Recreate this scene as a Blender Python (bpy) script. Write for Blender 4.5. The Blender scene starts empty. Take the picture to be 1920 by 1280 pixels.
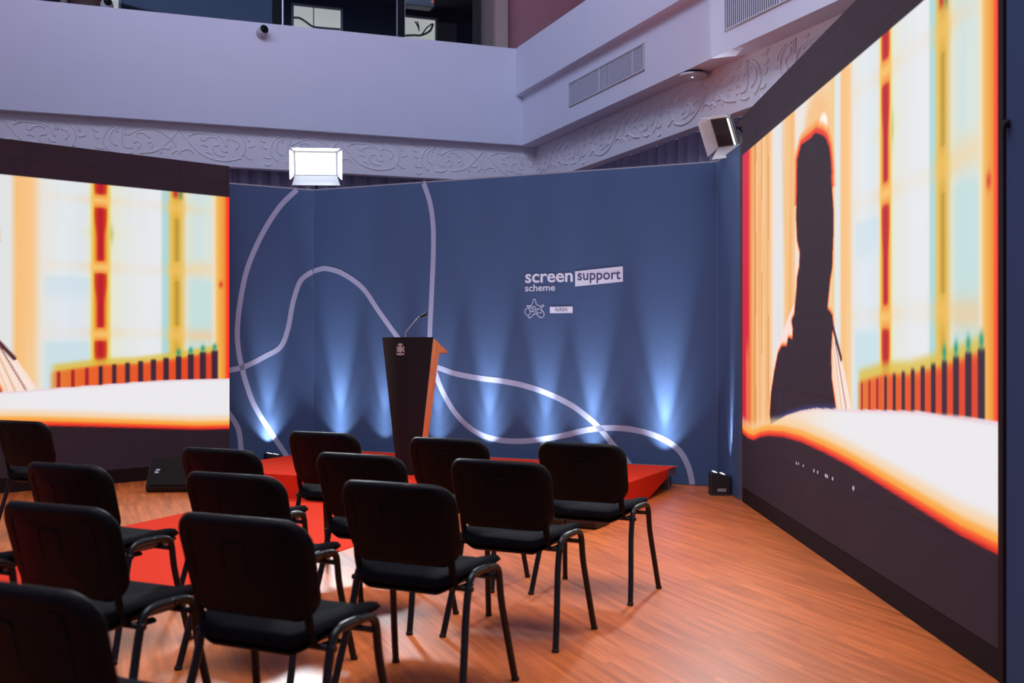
import bpy, bmesh, math, random
import numpy as np
from mathutils import Vector, Matrix
random.seed(5)
S = bpy.context.scene
COL = S.collection
PI = math.pi
# ------------------------------------------------------------------ camera
F = 2090.0; HZ = 647.0; CH = 1.32
cam_d = bpy.data.cameras.new('camera'); cam = bpy.data.objects.new('camera', cam_d); COL.objects.link(cam)
cam.location = (0, 0, CH); cam.rotation_euler = (PI/2, 0, 0)
cam_d.sensor_width = 36; cam_d.lens = F/1920*36; cam_d.shift_y = (HZ-640)/1920
cam_d.clip_start = 0.05; cam_d.clip_end = 200
cam_d.dof.use_dof = True; cam_d.dof.focus_distance = 9.2; cam_d.dof.aperture_fstop = 3.2
S.camera = cam
# ------------------------------------------------------------------ world, exposure
w = bpy.data.worlds.new('hall_ambient'); S.world = w; w.use_nodes = True
bg = w.node_tree.nodes['Background']; bg.inputs[0].default_value = (0.40, 0.42, 0.72, 1); bg.inputs[1].default_value = 0.42
S.view_settings.view_transform = 'Standard'; S.view_settings.look = 'None'
S.view_settings.exposure = 0.0; S.view_settings.gamma = 1.0; S.view_settings.use_curve_mapping = False
S.cycles.max_bounces = 6; S.cycles.use_denoising = True
S.cycles.sample_clamp_indirect = 4

def area(name, loc, target, sx, sy, power, color, spread=PI):
    d = bpy.data.lights.new(name, 'AREA'); d.shape = 'RECTANGLE'; d.size = sx; d.size_y = sy
    d.energy = power; d.color = color; d.spread = spread
    o = bpy.data.objects.new(name, d); COL.objects.link(o); o.location = loc
    o.rotation_euler = (Vector(target)-Vector(loc)).to_track_quat('-Z', 'Y').to_euler()
    return o
def spot(name, loc, target, ang, blend, power, color, rad=0.02):
    d = bpy.data.lights.new(name, 'SPOT'); d.spot_size = ang; d.spot_blend = blend
    d.energy = power; d.color = color; d.shadow_soft_size = rad
    o = bpy.data.objects.new(name, d); COL.objects.link(o); o.location = loc
    o.rotation_euler = (Vector(target)-Vector(loc)).to_track_quat('-Z', 'Y').to_euler()
    return o
# daylight falling through the roof light of the hall
area('skylight_daylight', (0.0, 4.5, 8.5), (0.0, 6.5, 0), 6, 5, 195, (0.95, 0.93, 1.0), math.radians(95))
# unseen fill lights, added to brighten the upper walls
area('upper_wall_fill', (-2.0, 8.6, 7.6), (-1.2, 15, 5.6), 5, 1.2, 72, (0.64, 0.72, 1.0), math.radians(115))
area('upper_wall_fill', (-0.6, 7.0, 7.6), (3.6, 8.6, 5.4), 5, 1.2, 66, (0.64, 0.72, 1.0), math.radians(140))
area('upper_wall_fill', (-7.0, 7.5, 7.4), (-6.2, 12.5, 5.4), 4, 1.2, 28, (0.70, 0.66, 0.90), math.radians(100))

# ------------------------------------------------------------------ materials
def lin(c):
    c = np.asarray(c, float)/255
    return np.where(c <= 0.04045, c/12.92, ((c+0.055)/1.055)**2.4)
def L3(r, g, b): v = lin((r, g, b)); return (float(v[0]), float(v[1]), float(v[2]), 1)
def mat(name, color, rough=0.6, metal=0.0, noise=0.0, nscale=40, bump=0.0, spec=0.5, emit=None, estr=0, stretch=None, coat=0):
    m = bpy.data.materials.new(name); m.use_nodes = True
    nt = m.node_tree; b = nt.nodes['Principled BSDF']
    if len(color) == 3: color = (*color, 1)
    b.inputs['Base Color'].default_value = color; b.inputs['Roughness'].default_value = rough
    b.inputs['Metallic'].default_value = metal; b.inputs['Specular IOR Level'].default_value = spec
    b.inputs['Coat Weight'].default_value = coat
    tc = nt.nodes.new('ShaderNodeTexCoord'); n = nt.nodes.new('ShaderNodeTexNoise')
    n.inputs['Scale'].default_value = nscale; n.inputs['Detail'].default_value = 4
    mp = nt.nodes.new('ShaderNodeMapping'); nt.links.new(tc.outputs['Object'], mp.inputs[0]); nt.links.new(mp.outputs[0], n.inputs['Vector'])
    if stretch: mp.inputs['Scale'].default_value = stretch
    if noise > 0:
        mx = nt.nodes.new('ShaderNodeMix'); mx.data_type = 'RGBA'
        mx.inputs[6].default_value = tuple(max(0, c*(1-noise)) for c in color[:3])+(1,)
        mx.inputs[7].default_value = tuple(min(1, c*(1+noise)) for c in color[:3])+(1,)
        nt.links.new(n.outputs['Fac'], mx.inputs[0]); nt.links.new(mx.outputs[2], b.inputs['Base Color'])
    if bump > 0:
        bp = nt.nodes.new('ShaderNodeBump'); bp.inputs['Strength'].default_value = bump; bp.inputs['Distance'].default_value = 0.01
        nt.links.new(n.outputs['Fac'], bp.inputs['Height']); nt.links.new(bp.outputs[0], b.inputs['Normal'])
    if emit:
        b.inputs['Emission Color'].default_value = (*emit[:3], 1); b.inputs['Emission Strength'].default_value = estr
    return m
M = {}
M['plaster'] = mat('white_plaster', (0.70, 0.72, 0.83), 0.85, noise=0.03, nscale=3, bump=0.05)
M['frieze'] = mat('frieze_plaster', (0.80, 0.78, 0.82), 0.8, noise=0.03, nscale=6)
M['pinkwall'] = mat('brown_painted_wall', (0.38, 0.18, 0.20), 0.8, noise=0.05, nscale=4)
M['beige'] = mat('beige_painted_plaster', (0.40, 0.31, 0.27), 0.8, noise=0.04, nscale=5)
M['beige_dark'] = mat('shaded_beige_and_door_grey', (0.19, 0.155, 0.14), 0.8, noise=0.04, nscale=5)  # column beige with shade put into the colour for its darker face; also door leaf
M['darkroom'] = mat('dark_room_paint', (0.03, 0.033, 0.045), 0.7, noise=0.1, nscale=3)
M['darkgrey'] = mat('grey_room_ceiling', (0.085, 0.075, 0.085), 0.8, noise=0.05)
M['mullion'] = mat('black_window_metal', (0.008, 0.009, 0.013), 0.6, spec=0.1)
M['steel'] = mat('brushed_aluminium', (0.55, 0.55, 0.58), 0.35, 0.8, noise=0.08, nscale=60)
M['white_plastic'] = mat('white_plastic', (0.55, 0.55, 0.58), 0.45)
M['black_plastic'] = mat('black_moulded_plastic', (0.0045, 0.004, 0.0045), 0.5, noise=0.2, nscale=300, bump=0.12, spec=0.14)
M['black_fabric'] = mat('black_woven_fabric', (0.006, 0.006, 0.009), 0.92, noise=0.5, nscale=500, bump=0.5, spec=0.15)
M['black_metal'] = mat('black_enamelled_tube', (0.006, 0.006, 0.008), 0.36, spec=0.4)
M['rubber'] = mat('black_rubber', (0.008, 0.008, 0.008), 0.7)
M['curtain'] = mat('dark_curtain_fabric', (0.50, 0.45, 0.58), 0.9, noise=0.15, nscale=30)
M['red'] = mat('red_needle_carpet', (0.78, 0.038, 0.012), 0.95, noise=0.10, nscale=260, bump=0.3, spec=0.1)
M['alu'] = mat('grey_stage_aluminium', (0.22, 0.22, 0.25), 0.5, 0.5, noise=0.1, nscale=40)
M['navy'] = mat('navy_printed_fabric', (0.056, 0.105, 0.225), 0.75, noise=0.10, nscale=420, bump=0.15, spec=0.25)
M['print_white'] = mat('lavender_white_print', (0.37, 0.41, 0.58), 0.75, noise=0.05, nscale=420)
M['logo_white'] = mat('white_print', (0.70, 0.78, 0.92), 0.7, noise=0.03, nscale=300)
M['logo_navy'] = mat('navy_ink', (0.045, 0.07, 0.17), 0.7)
M['lectern_black'] = mat('lectern_black_laminate', (0.009, 0.009, 0.012), 0.55, noise=0.25, nscale=200, bump=0.05, spec=0.25)
M['silver'] = mat('silver_emblem', (0.55, 0.50, 0.47), 0.4, 0.4, noise=0.3, nscale=90)
M['led_face'] = None
M['plinth'] = mat('dark_brown_plinth', (0.020, 0.009, 0.010), 0.8, noise=0.15, nscale=20, spec=0.12)
M['grille'] = mat('dark_speaker_grille', (0.012, 0.009, 0.008), 0.8, noise=0.5, nscale=380, bump=0.5, spec=0.2)
M['cabinet'] = mat('black_textured_cabinet', (0.012, 0.011, 0.011), 0.55, noise=0.3, nscale=250, bump=0.3)
M['lamp_on'] = mat('lit_flood_panel', (0.9, 0.9, 0.9), 0.5, emit=(0.90, 0.97, 1.0), estr=2.2)
M['lamp_off'] = mat('dim_led_matrix', (0.006, 0.008, 0.012), 0.6, noise=0.8, nscale=120)
M['door_white'] = mat('white_enamel_barn_door', (0.82, 0.86, 0.86), 0.5)
M['door_grey'] = mat('grey_enamel_housing', (0.22, 0.25, 0.27), 0.5)
M['uplens'] = mat('lit_uplight_lens', (0.9, 0.9, 0.9), 0.3, emit=(0.8, 0.9, 1.0), estr=1.2)
M['label_grey'] = mat('grey_sticker', (0.30, 0.28, 0.28), 0.6, noise=0.5, nscale=150)
M['green_led'] = mat('green_indicator', (0.3, 0.9, 0.7), 0.5, emit=(0.35, 1.0, 0.8), estr=3)
M['red_led'] = mat('red_indicator', (0.9, 0.1, 0.1), 0.5, emit=(1.0, 0.15, 0.12), estr=1.0)
M['vent_dark'] = mat('vent_shadow_grey', (0.10, 0.10, 0.13), 0.8)
M['leather'] = mat('brown_leather', (0.20, 0.06, 0.03), 0.5, noise=0.3, nscale=8)
M['cream'] = mat('cream_cloth', (0.62, 0.45, 0.34), 0.8, noise=0.1, nscale=9)
M['cable'] = mat('grey_green_pipe', (0.18, 0.21, 0.20), 0.6)

def window_sky():
    m = bpy.data.materials.new('daylit_window_pane'); m.use_nodes = True; nt = m.node_tree
    b = nt.nodes['Principled BSDF']; b.inputs['Base Color'].default_value = (0.5, 0.5, 0.48, 1)
    tc = nt.nodes.new('ShaderNodeTexCoord'); n = nt.nodes.new('ShaderNodeTexNoise'); n.inputs['Scale'].default_value = 1.5
    cr = nt.nodes.new('ShaderNodeValToRGB'); cr.color_ramp.elements[0].color = L3(178, 176, 172); cr.color_ramp.elements[1].color = L3(205, 202, 194)
    nt.links.new(tc.outputs['Object'], n.inputs['Vector']); nt.links.new(n.outputs['Fac'], cr.inputs[0])
    nt.links.new(cr.outputs[0], b.inputs['Emission Color']); b.inputs['Emission Strength'].default_value = 0.95
    return m
M['winsky'] = window_sky()
def glass_mat():
    m = bpy.data.materials.new('clear_balcony_glass'); m.use_nodes = True; nt = m.node_tree; nt.nodes.clear()
    out = nt.nodes.new('ShaderNodeOutputMaterial'); mx = nt.nodes.new('ShaderNodeMixShader')
    tr = nt.nodes.new('ShaderNodeBsdfTransparent'); tr.inputs[0].default_value = (0.86, 0.9, 0.93, 1)
    gl = nt.nodes.new('ShaderNodeBsdfGlossy'); gl.inputs['Roughness'].default_value = 0.03; gl.inputs[0].default_value = (0.10, 0.14, 0.22, 1)
    fr = nt.nodes.new('ShaderNodeFresnel'); fr.inputs[0].default_value = 1.45
    nt.links.new(fr.outputs[0], mx.inputs[0]); nt.links.new(tr.outputs[0], mx.inputs[1]); nt.links.new(gl.outputs[0], mx.inputs[2]); nt.links.new(mx.outputs[0], out.inputs[0])
    return m
M['glass'] = glass_mat()
def floor_mat():
    m = bpy.data.materials.new('laminate_wood_floor'); m.use_nodes = True; nt = m.node_tree; N = nt.nodes.new; Lk = nt.links.new
    b = nt.nodes['Principled BSDF']
    tc = N('ShaderNodeTexCoord'); mp = N('ShaderNodeMapping'); mp.vector_type = 'TEXTURE'
    mp.inputs['Rotation'].default_value = (0, 0, math.atan2(0.9345, -0.356))
    Lk(tc.outputs['Object'], mp.inputs[0])
    br = N('ShaderNodeTexBrick'); br.inputs['Scale'].default_value = 1; br.inputs['Mortar Size'].default_value = 0.0012; br.inputs['Mortar Smooth'].default_value = 0.3
    br.inputs['Brick Width'].default_value = 2.2; br.inputs['Row Height'].default_value = 0.62; br.offset = 0.5; br.inputs['Bias'].default_value = 0
    br.inputs['Color1'].default_value = (0.86, 0.86, 0.86, 1); br.inputs['Color2'].default_value = (1.08, 1.08, 1.08, 1); br.inputs['Mortar'].default_value = (0.3, 0.3, 0.3, 1)
    Lk(mp.outputs[0], br.inputs['Vector'])
    b2 = N('ShaderNodeTexBrick'); b2.inputs['Scale'].default_value = 1; b2.inputs['Mortar Size'].default_value = 0.0; b2.inputs['Brick Width'].default_value = 0.55; b2.inputs['Row Height'].default_value = 0.034
    b2.inputs['Color1'].default_value = (0.84, 0.84, 0.84, 1); b2.inputs['Color2'].default_value = (1.12, 1.12, 1.12, 1); b2.offset = 0.37
    Lk(mp.outputs[0], b2.inputs['Vector'])
    m2 = N('ShaderNodeMapping'); m2.inputs['Scale'].default_value = (1.6, 34, 1); Lk(mp.outputs[0], m2.inputs[0])
    n1 = N('ShaderNodeTexNoise'); n1.inputs['Scale'].default_value = 1.0; n1.inputs['Detail'].default_value = 6; n1.inputs['Roughness'].default_value = 0.65; Lk(m2.outputs[0], n1.inputs['Vector'])
    cr = N('ShaderNodeValToRGB'); e = cr.color_ramp.elements
    e[0].position = 0.28; e[0].color = (0.48, 0.095, 0.018, 1); e[1].position = 0.75; e[1].color = (0.84, 0.215, 0.046, 1)
    Lk(n1.outputs['Fac'], cr.inputs[0])
    def mul(a, c):
        x = N('ShaderNodeMix'); x.data_type = 'RGBA'; x.blend_type = 'MULTIPLY'; x.inputs[0].default_value = 1; Lk(a, x.inputs[6]); Lk(c, x.inputs[7]); return x.outputs[2]
    Lk(mul(mul(cr.outputs[0], b2.outputs['Color']), br.outputs['Color']), b.inputs['Base Color'])
    rr = N('ShaderNodeMapRange'); rr.inputs[3].default_value = 0.30; rr.inputs[4].default_value = 0.46; Lk(n1.outputs['Fac'], rr.inputs[0]); Lk(rr.outputs[0], b.inputs['Roughness'])
    b.inputs['Specular IOR Level'].default_value = 0.5
    bp = N('ShaderNodeBump'); bp.inputs['Strength'].default_value = 0.12; bp.inputs['Distance'].default_value = 0.004; Lk(n1.outputs['Fac'], bp.inputs['Height']); Lk(bp.outputs[0], b.inputs['Normal'])
    return m
M['floor'] = floor_mat()
def wood_mat():
    m = bpy.data.materials.new('orange_oak_veneer'); m.use_nodes = True; nt = m.node_tree; N = nt.nodes.new; Lk = nt.links.new
    b = nt.nodes['Principled BSDF']; tc = N('ShaderNodeTexCoord'); mp = N('ShaderNodeMapping'); mp.inputs['Scale'].default_value = (30, 30, 1.5); Lk(tc.outputs['Object'], mp.inputs[0])
    n = N('ShaderNodeTexNoise'); n.inputs['Scale'].default_value = 1.5; n.inputs['Detail'].default_value = 5; Lk(mp.outputs[0], n.inputs['Vector'])
    cr = N('ShaderNodeValToRGB'); cr.color_ramp.elements[0].position = 0.3; cr.color_ramp.elements[0].color = (0.72, 0.24, 0.06, 1); cr.color_ramp.elements[1].position = 0.7; cr.color_ramp.elements[1].color = (0.92, 0.40, 0.13, 1)
    Lk(n.outputs['Fac'], cr.inputs[0]); Lk(cr.outputs[0], b.inputs['Base Color']); b.inputs['Roughness'].default_value = 0.45
    return m
M['wood'] = wood_mat()
def led_mat():
    m = bpy.data.materials.new('led_module_face'); m.use_nodes = True; nt = m.node_tree; N = nt.nodes.new; Lk = nt.links.new
    b = nt.nodes['Principled BSDF']; b.inputs['Roughness'].default_value = 0.7; b.inputs['Specular IOR Level'].default_value = 0.04
    tc = N('ShaderNodeTexCoord'); br = N('ShaderNodeTexBrick'); br.inputs['Scale'].default_value = 1; br.offset = 0
    br.inputs['Mortar Size'].default_value = 0.003; br.inputs['Brick Width'].default_value = 0.5; br.inputs['Row Height'].default_value = 0.5
    br.inputs['Color1'].default_value = (0.062, 0.046, 0.060, 1); br.inputs['Color2'].default_value = (0.067, 0.050, 0.065, 1); br.inputs['Mortar'].default_value = (0.050, 0.036, 0.047, 1)
    sp = N('ShaderNodeSeparateXYZ'); cb = N('ShaderNodeCombineXYZ'); Lk(tc.outputs['Object'], sp.inputs[0]); Lk(sp.outputs[0], cb.inputs[0]); Lk(sp.outputs[2], cb.inputs[1]); Lk(cb.outputs[0], br.inputs['Vector'])
    Lk(br.outputs['Color'], b.inputs['Base Color'])
    a = N('ShaderNodeAttribute'); a.attribute_name = 'picture'
    Lk(a.outputs['Color'], b.inputs['Emission Color']); b.inputs['Emission Strength'].default_value = 0.96
    return m
M['led'] = led_mat()

# ------------------------------------------------------------------ mesh helpers
class MB:
    def __init__(s): s.v = []; s.f = []; s.m = []; s.sm = []
    def add(s, vs, fs, mi=0, smooth=False, T=None):
        o = len(s.v)
        for p in vs:
            p = Vector(p); s.v.append(tuple(T @ p) if T is not None else tuple(p))
        for f in fs: s.f.append([i+o for i in f]); s.m.append(mi); s.sm.append(smooth)
        return s
    def box(s, a, b, mi=0, T=None, bev=0):
        bm = bmesh.new(); bmesh.ops.create_cube(bm, size=1)
        c = [(a[i]+b[i])/2 for i in range(3)]; d = [abs(b[i]-a[i]) for i in range(3)]
        for v in bm.verts: v.co = Vector((v.co[i]*d[i]+c[i] for i in range(3)))
        if bev > 0: bmesh.ops.bevel(bm, geom=list(bm.edges), offset=min(bev, min(d)*0.45), segments=2, profile=0.5, affect='EDGES')
        bm.verts.index_update(); vs = [tuple(v.co) for v in bm.verts]; fs = [[v.index for v in f.verts] for f in bm.faces]; bm.free()
        return s.add(vs, fs, mi, False, T)
    def prism(s, poly, axis_from, axis_to, mi=0, T=None, ax=1):
        # poly: 2D points; extruded along axis ax between axis_from and axis_to
        n = len(poly)
        def P(p, t):
            if ax == 1: return (p[0], t, p[1])
            if ax == 0: return (t, p[0], p[1])
            return (p[0], p[1], t)
        vs = [P(p, axis_from) for p in poly]+[P(p, axis_to) for p in poly]
        fs = [list(range(n)), list(range(2*n-1, n-1, -1))]+[[i, i+n, (i+1) % n+n, (i+1) % n] for i in range(n)]
        return s.add(vs, fs, mi, False, T)
    def tube(s, pts, r, n=10, mi=0, T=None, cap=True, ry=None):
        pts = [Vector(p) for p in pts]; k = len(pts); vs = []; up = None
        for i, p in enumerate(pts):
            d = (pts[min(i+1, k-1)]-pts[max(i-1, 0)]).normalized()
            if up is None:
                up = Vector((0, 0, 1)) if abs(d.z) < 0.9 else Vector((1, 0, 0))
            a = (up-d*up.dot(d)).normalized(); up = a; c = d.cross(a)
            rr = r[i] if isinstance(r, (list, tuple)) else r
            for j in range(n):
                t = 2*PI*j/n; vs.append(tuple(p+a*math.cos(t)*(ry or rr)+c*math.sin(t)*rr))
        fs = [[i*n+j, i*n+(j+1) % n, (i+1)*n+(j+1) % n, (i+1)*n+j] for i in range(k-1) for j in range(n)]
        s.add(vs, fs, mi, True, T)
        if cap:
            o = len(s.v)-len(vs); s.f.append([o+j for j in range(n)][::-1]); s.m.append(mi); s.sm.append(False)
            s.f.append([o+(k-1)*n+j for j in range(n)]); s.m.append(mi); s.sm.append(False)
        return s
    def lathe(s, prof, n=24, mi=0, T=None, smooth=True):
        vs = [(r*math.cos(2*PI*j/n), r*math.sin(2*PI*j/n), z) for r, z in prof for j in range(n)]
        k = len(prof); fs = [[i*n+j, i*n+(j+1) % n, (i+1)*n+(j+1) % n, (i+1)*n+j] for i in range(k-1) for j in range(n)]
        fs.append([j for j in range(n)][::-1]); fs.append([(k-1)*n+j for j in range(n)])
        return s.add(vs, fs, mi, smooth, T)
    def pad(s, outline, rings, f_front, f_back, mi=0, T=None):
        # cushion from concentric outlines: f_front / f_back (x, y, r) -> 3D point
        n = len(outline); base = len(s.v); vs = []; fs = []
        for side, fn in ((0, f_front), (1, f_back)):
            for r in rings:
                for (x, y) in outline: vs.append(fn(x*r, y*r, r))
        K = len(rings)
        def idx(side, i, j): return side*K*n+i*n+(j % n)
        for side in (0, 1):
            for i in range(K-1):
                for j in range(n):
                    q = [idx(side, i, j), idx(side, i, j+1), idx(side, i+1, j+1), idx(side, i+1, j)]
                    fs.append(q if side else q[::-1])
            c = [idx(side, 0, j) for j in range(n)]; fs.append(c if not side else c[::-1])
        for j in range(n): fs.append([idx(0, K-1, j), idx(0, K-1, j+1), idx(1, K-1, j+1), idx(1, K-1, j)])
        return s.add(vs, fs, mi, True, T)
    def build(s, name, mats, parent=None, recalc=True):
        me = bpy.data.meshes.new(name); me.from_pydata(s.v, [], s.f)
        if not isinstance(mats, (list, tuple)): mats = [mats]
        for m in mats: me.materials.append(m)
        me.polygons.foreach_set('material_index', s.m); me.polygons.foreach_set('use_smooth', s.sm)
        if recalc:
            bm = bmesh.new(); bm.from_mesh(me); bmesh.ops.remove_doubles(bm, verts=bm.verts, dist=1e-6); bmesh.ops.recalc_face_normals(bm, faces=bm.faces); bm.to_mesh(me); bm.free()
        me.update(); o = bpy.data.objects.new(name, me); COL.objects.link(o)
        if parent: o.parent = parent
        return o
def empty(name, loc=(0, 0, 0), rz=0, label=None, cat=None, group=None):
    o = bpy.data.objects.new(name, None); COL.objects.link(o); o.location = loc; o.rotation_euler = (0, 0, rz); o.empty_display_size = 0.1
    return tag(o, label, cat, group)
def tag(o, label=None, cat=None, group=None, kind=None):
    if label: o['label'] = label
    if cat: o['category'] = cat
    if group: o['group'] = group
    if kind: o['kind'] = kind
    return o
def struct(o): o['kind'] = 'structure'; return o
def rrect(w, h, r, n=6, cx=0, cy=0, rb=None):
    out = []; rb = r if rb is None else rb
    for (sx, sy, a0) in ((1, 1, 0), (-1, 1, 90), (-1, -1, 180), (1, -1, 270)):
        q = r if sy > 0 else rb
        for i in range(n+1):
            a = math.radians(a0+90*i/n); out.append((cx+sx*(w/2-q)+q*math.cos(a), cy+sy*(h/2-q)+q*math.sin(a)))
    return out
def catmull(pts, sub=8, closed=False):
    P = [np.array(p, float) for p in pts]; out = []; n = len(P)
    rng = range(n) if closed else range(n-1)
    for i in rng:
        if closed: a, b, c, d = P[(i-1) % n], P[i], P[(i+1) % n], P[(i+2) % n]
        else: a, b, c, d = P[max(i-1, 0)], P[i], P[i+1], P[min(i+2, n-1)]
        for k in range(sub):
            t = k/sub; out.append(0.5*((2*b)+(-a+c)*t+(2*a-5*b+4*c-d)*t*t+(-a+3*b-3*c+d)*t**3))
    out.append(P[0] if closed else P[-1]); return [tuple(p) for p in out]
def ribbon(mb, pts, w, y, mi=0):   # flat printed line on a panel (local x, z), at local y
    pts = [np.array(p) for p in pts]; vs = []
    for i, p in enumerate(pts):
        d = pts[min(i+1, len(pts)-1)]-pts[max(i-1, 0)]; d = d/(np.linalg.norm(d)+1e-9); nn = np.array((-d[1], d[0]))*w/2
        vs += [(p[0]+nn[0], y, p[1]+nn[1]), (p[0]-nn[0], y, p[1]-nn[1])]
    mb.add(vs, [[2*i, 2*i+1, 2*i+3, 2*i+2] for i in range(len(pts)-1)], mi)

# ------------------------------------------------------------------ setting: floor
mb = MB(); mb.add([(-16, -6, 0), (14, -6, 0), (14, 22, 0), (-16, 22, 0), (-16, -6, -.1), (14, -6, -.1), (14, 22, -.1), (-16, 22, -.1)], [[0, 1, 2, 3], [4, 5, 6, 7], [0, 1, 5, 4], [1, 2, 6, 5], [2, 3, 7, 6], [3, 0, 4, 7]])
struct(mb.build('floor', M['floor']))

# building frame: p to the right along the left-hand gallery wall, q away from the camera
EP = Vector((0.9345, 0.356, 0)); EQ = Vector((-0.356, 0.9345, 0)); Q0 = Vector((0.144, 15.0, 0))
B = Matrix(((EP.x, EQ.x, 0, Q0.x), (EP.y, EQ.y, 0, Q0.y), (0, 0, 1, 0), (0, 0, 0, 1)))
ZB, ZL, ZT, ZF = 4.01, 4.67, 5.30, 3.52
def bobj(mb, name, m, parent=None):
    o = mb.build(name, m, parent)
    if parent is None: o.matrix_world = B
    return o
mb = MB(); mb.box((-13, 0, ZB), (-.0, .28, ZT)); struct(bobj(mb, 'wall_left', M['plaster']))
mb = MB(); mb.box((0, -14, ZB), (.32, .28, ZT)); mb.box((-.1, -14, ZL), (0, -0.001, ZT)); mb.prism([(-.1, ZL), (-.08, ZL-.012), (-.012, ZL-.012), (0, ZL-.03), (0.0, ZL)], -14, -.001)
struct(bobj(mb, 'wall_right', M['plaster']))

# frieze reliefs (carved scrollwork), drawn as raised strokes; period 1.96 m
def fz(x, y):
    return ((x-570)/1215.0*1.96, ZB-(y-(45+0.068*x))/298.0*(ZB-ZF))
STR = [[(735,135),(680,165),(650,215),(645,260),(670,300),(705,330)],[(760,150),(710,175),(690,215),(700,255),(740,285)],
 [(775,125),(776,200),(778,260),(800,295),(850,300)],[(795,125),(796,170),(797,205)],
 [(810,210),(880,175),(960,160),(1040,180),(1110,225),(1150,270),(1160,300)],[(890,225),(875,212),(882,195),(905,190),(940,200),(960,220),(978,228)],
 [(860,265),(880,252),(900,268),(900,290),(885,305)],[(960,270),(980,255),(995,275),(985,300)],[(900,340),(1000,330),(1060,295),(1110,250),(1175,180)],
 [(1075,140),(1120,165),(1180,172),(1220,220),(1270,280),(1340,345),(1430,390),(1540,405),(1640,385)],[(1055,345),(1045,320),(1075,305),(1110,310),(1120,290)],
 [(570,80),(580,115),(610,130),(640,125)],[(570,155),(585,175),(610,180)],[(580,200),(590,225),(620,230)],[(595,280),(605,300),(650,305)],[(600,345),(620,360),(650,350)],
 [(1250,215),(1310,195),(1370,200),(1450,210),(1500,240),(1530,300)],[(1340,215),(1345,245),(1375,250)],[(1375,240),(1400,225),(1440,225),(1460,240)],
 [(1530,170),(1531,205),(1532,250)],[(1548,175),(1549,210),(1550,250)],[(1565,185),(1620,205),(1660,250),(1670,310),(1650,370)],
 [(1575,210),(1575,245),(1610,260),(1620,290),(1600,320)],[(1475,285),(1435,290),(1430,320),(1460,355),(1520,370)],[(1490,300),(1500,330),(1540,335)],
 [(1620,190),(1670,215),(1700,260)],[(1690,300),(1720,298),(1740,290)],[(1270,180),(1280,195),(1310,200)],[(1410,170),(1430,182),(1460,180)],
 [(1340,285),(1370,285),(1390,300)],[(1375,340),(1400,340),(1425,355)],[(1665,360),(1690,385),(1720,395)],[(1195,330),(1230,315),(1270,322),(1285,345)],
 [(850,130),(865,150),(890,152)],[(760,335),(800,345),(850,335)],[(1130,345),(1160,320),(1175,325),(1190,350)],[(740,170),(745,180),(741,186),(737,178),(740,170)]]
def frieze(mb, a0, a1, fn):
    k0 = int(math.floor(a0/1.96))-1; k1 = int(math.ceil(a1/1.96))+1
    for k in range(k0, k1):
        for st in STR:
            pts = [fz(*p) for p in st]; pts = catmull(pts, 4); pts = [(p[0]+k*1.96+0.46, p[1]) for p in pts]
            pts = [p for p in pts if a0 <= p[0] <= a1 and ZF+.01 < p[1] < ZB-.012]
            if len(pts) < 3: continue
            mb.tube([fn(p[0], p[1]) for p in pts], 0.0115, 6)
mb = MB(); mb.box((-13, .13, ZF), (.25, .28, ZB)); frieze(mb, -12.5, .24, lambda a, z: (a, .131, z)); struct(bobj(mb, 'trim_1', M['frieze']))
mb = MB(); mb.box((.25, -14, ZF), (.40, .28, ZB)); frieze(mb, -12, .12, lambda a, z: (.249, a, z)); struct(bobj(mb, 'trim_2', M['frieze']))
# pillar below the right-hand frieze
mb = MB(); mb.box((.44, -6.3, 0), (.80, -4.62, ZF-.01), bev=.01); struct(bobj(mb, 'wall_pillar', M['beige']))

# curtains behind the set
def curtain(name, fn, L, z1, label):
    n = int(L/0.035); vs = []; fs = []
    for i in range(n+1):
        a = L*i/n; d = 0.05*math.sin(a*2*PI/0.21+1.3*math.sin(a*2.1))+0.018*math.sin(a*2*PI/0.077)
        vs += [fn(a, d, 0.03), fn(a, d*0.8, z1)]
    for i in range(n): fs.append([2*i, 2*i+2, 2*i+3, 2*i+1])
    mb = MB(); mb.add(vs, fs, 0, True); r = empty(name, (0, 0, 0)); r.matrix_world = B
    c = mb.build('fabric', M['curtain'], r)
    sol = c.modifiers.new('thickness', 'SOLIDIFY'); sol.thickness = 0.006
    p0 = Vector(fn(0, 0, z1+.03)); p1 = Vector(fn(L, 0, z1+.03)); mb = MB(); mb.tube([p0, p1], 0.016, 8); mb.build('curtain_rail', M['black_metal'], r)
    tag(r, label, 'curtain', 'dark pleated curtains behind the set')
curtain('pleated_curtain', lambda a, d, z: (-12.8+a, .42+d, z), 13.1, ZF+.06, 'dark pleated curtain hanging behind the lit floodlight, below the left stretch of frieze')
curtain('pleated_curtain', lambda a, d, z: (.56+d, -4.5+a, z), 4.6, ZF+.06, 'dark pleated curtain between the long backdrop and the frieze on the right')

# upper gallery behind the parapet
mb = MB(); mb.box((-13, .28, 5.0), (3, 4.2, 5.1)); struct(bobj(mb, 'trim_3', M['darkgrey']))
mb = MB(); mb.box((-13, .62, 6.84), (2.9, 4.2, 6.95)); struct(bobj(mb, 'ceiling', M['darkgrey']))
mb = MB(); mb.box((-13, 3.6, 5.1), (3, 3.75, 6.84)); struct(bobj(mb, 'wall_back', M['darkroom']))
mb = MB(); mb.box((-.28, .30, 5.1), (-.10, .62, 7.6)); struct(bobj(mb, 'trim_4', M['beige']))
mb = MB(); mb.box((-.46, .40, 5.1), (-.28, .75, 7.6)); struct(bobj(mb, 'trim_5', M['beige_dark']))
mb = MB(); mb.box((-.10, .45, 5.1), (5, .60, 8.2)); mb.box((.9, -14, 5.1), (1.0, .45, 8.2)); struct(bobj(mb, 'wall_gallery', M['pinkwall']))
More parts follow.
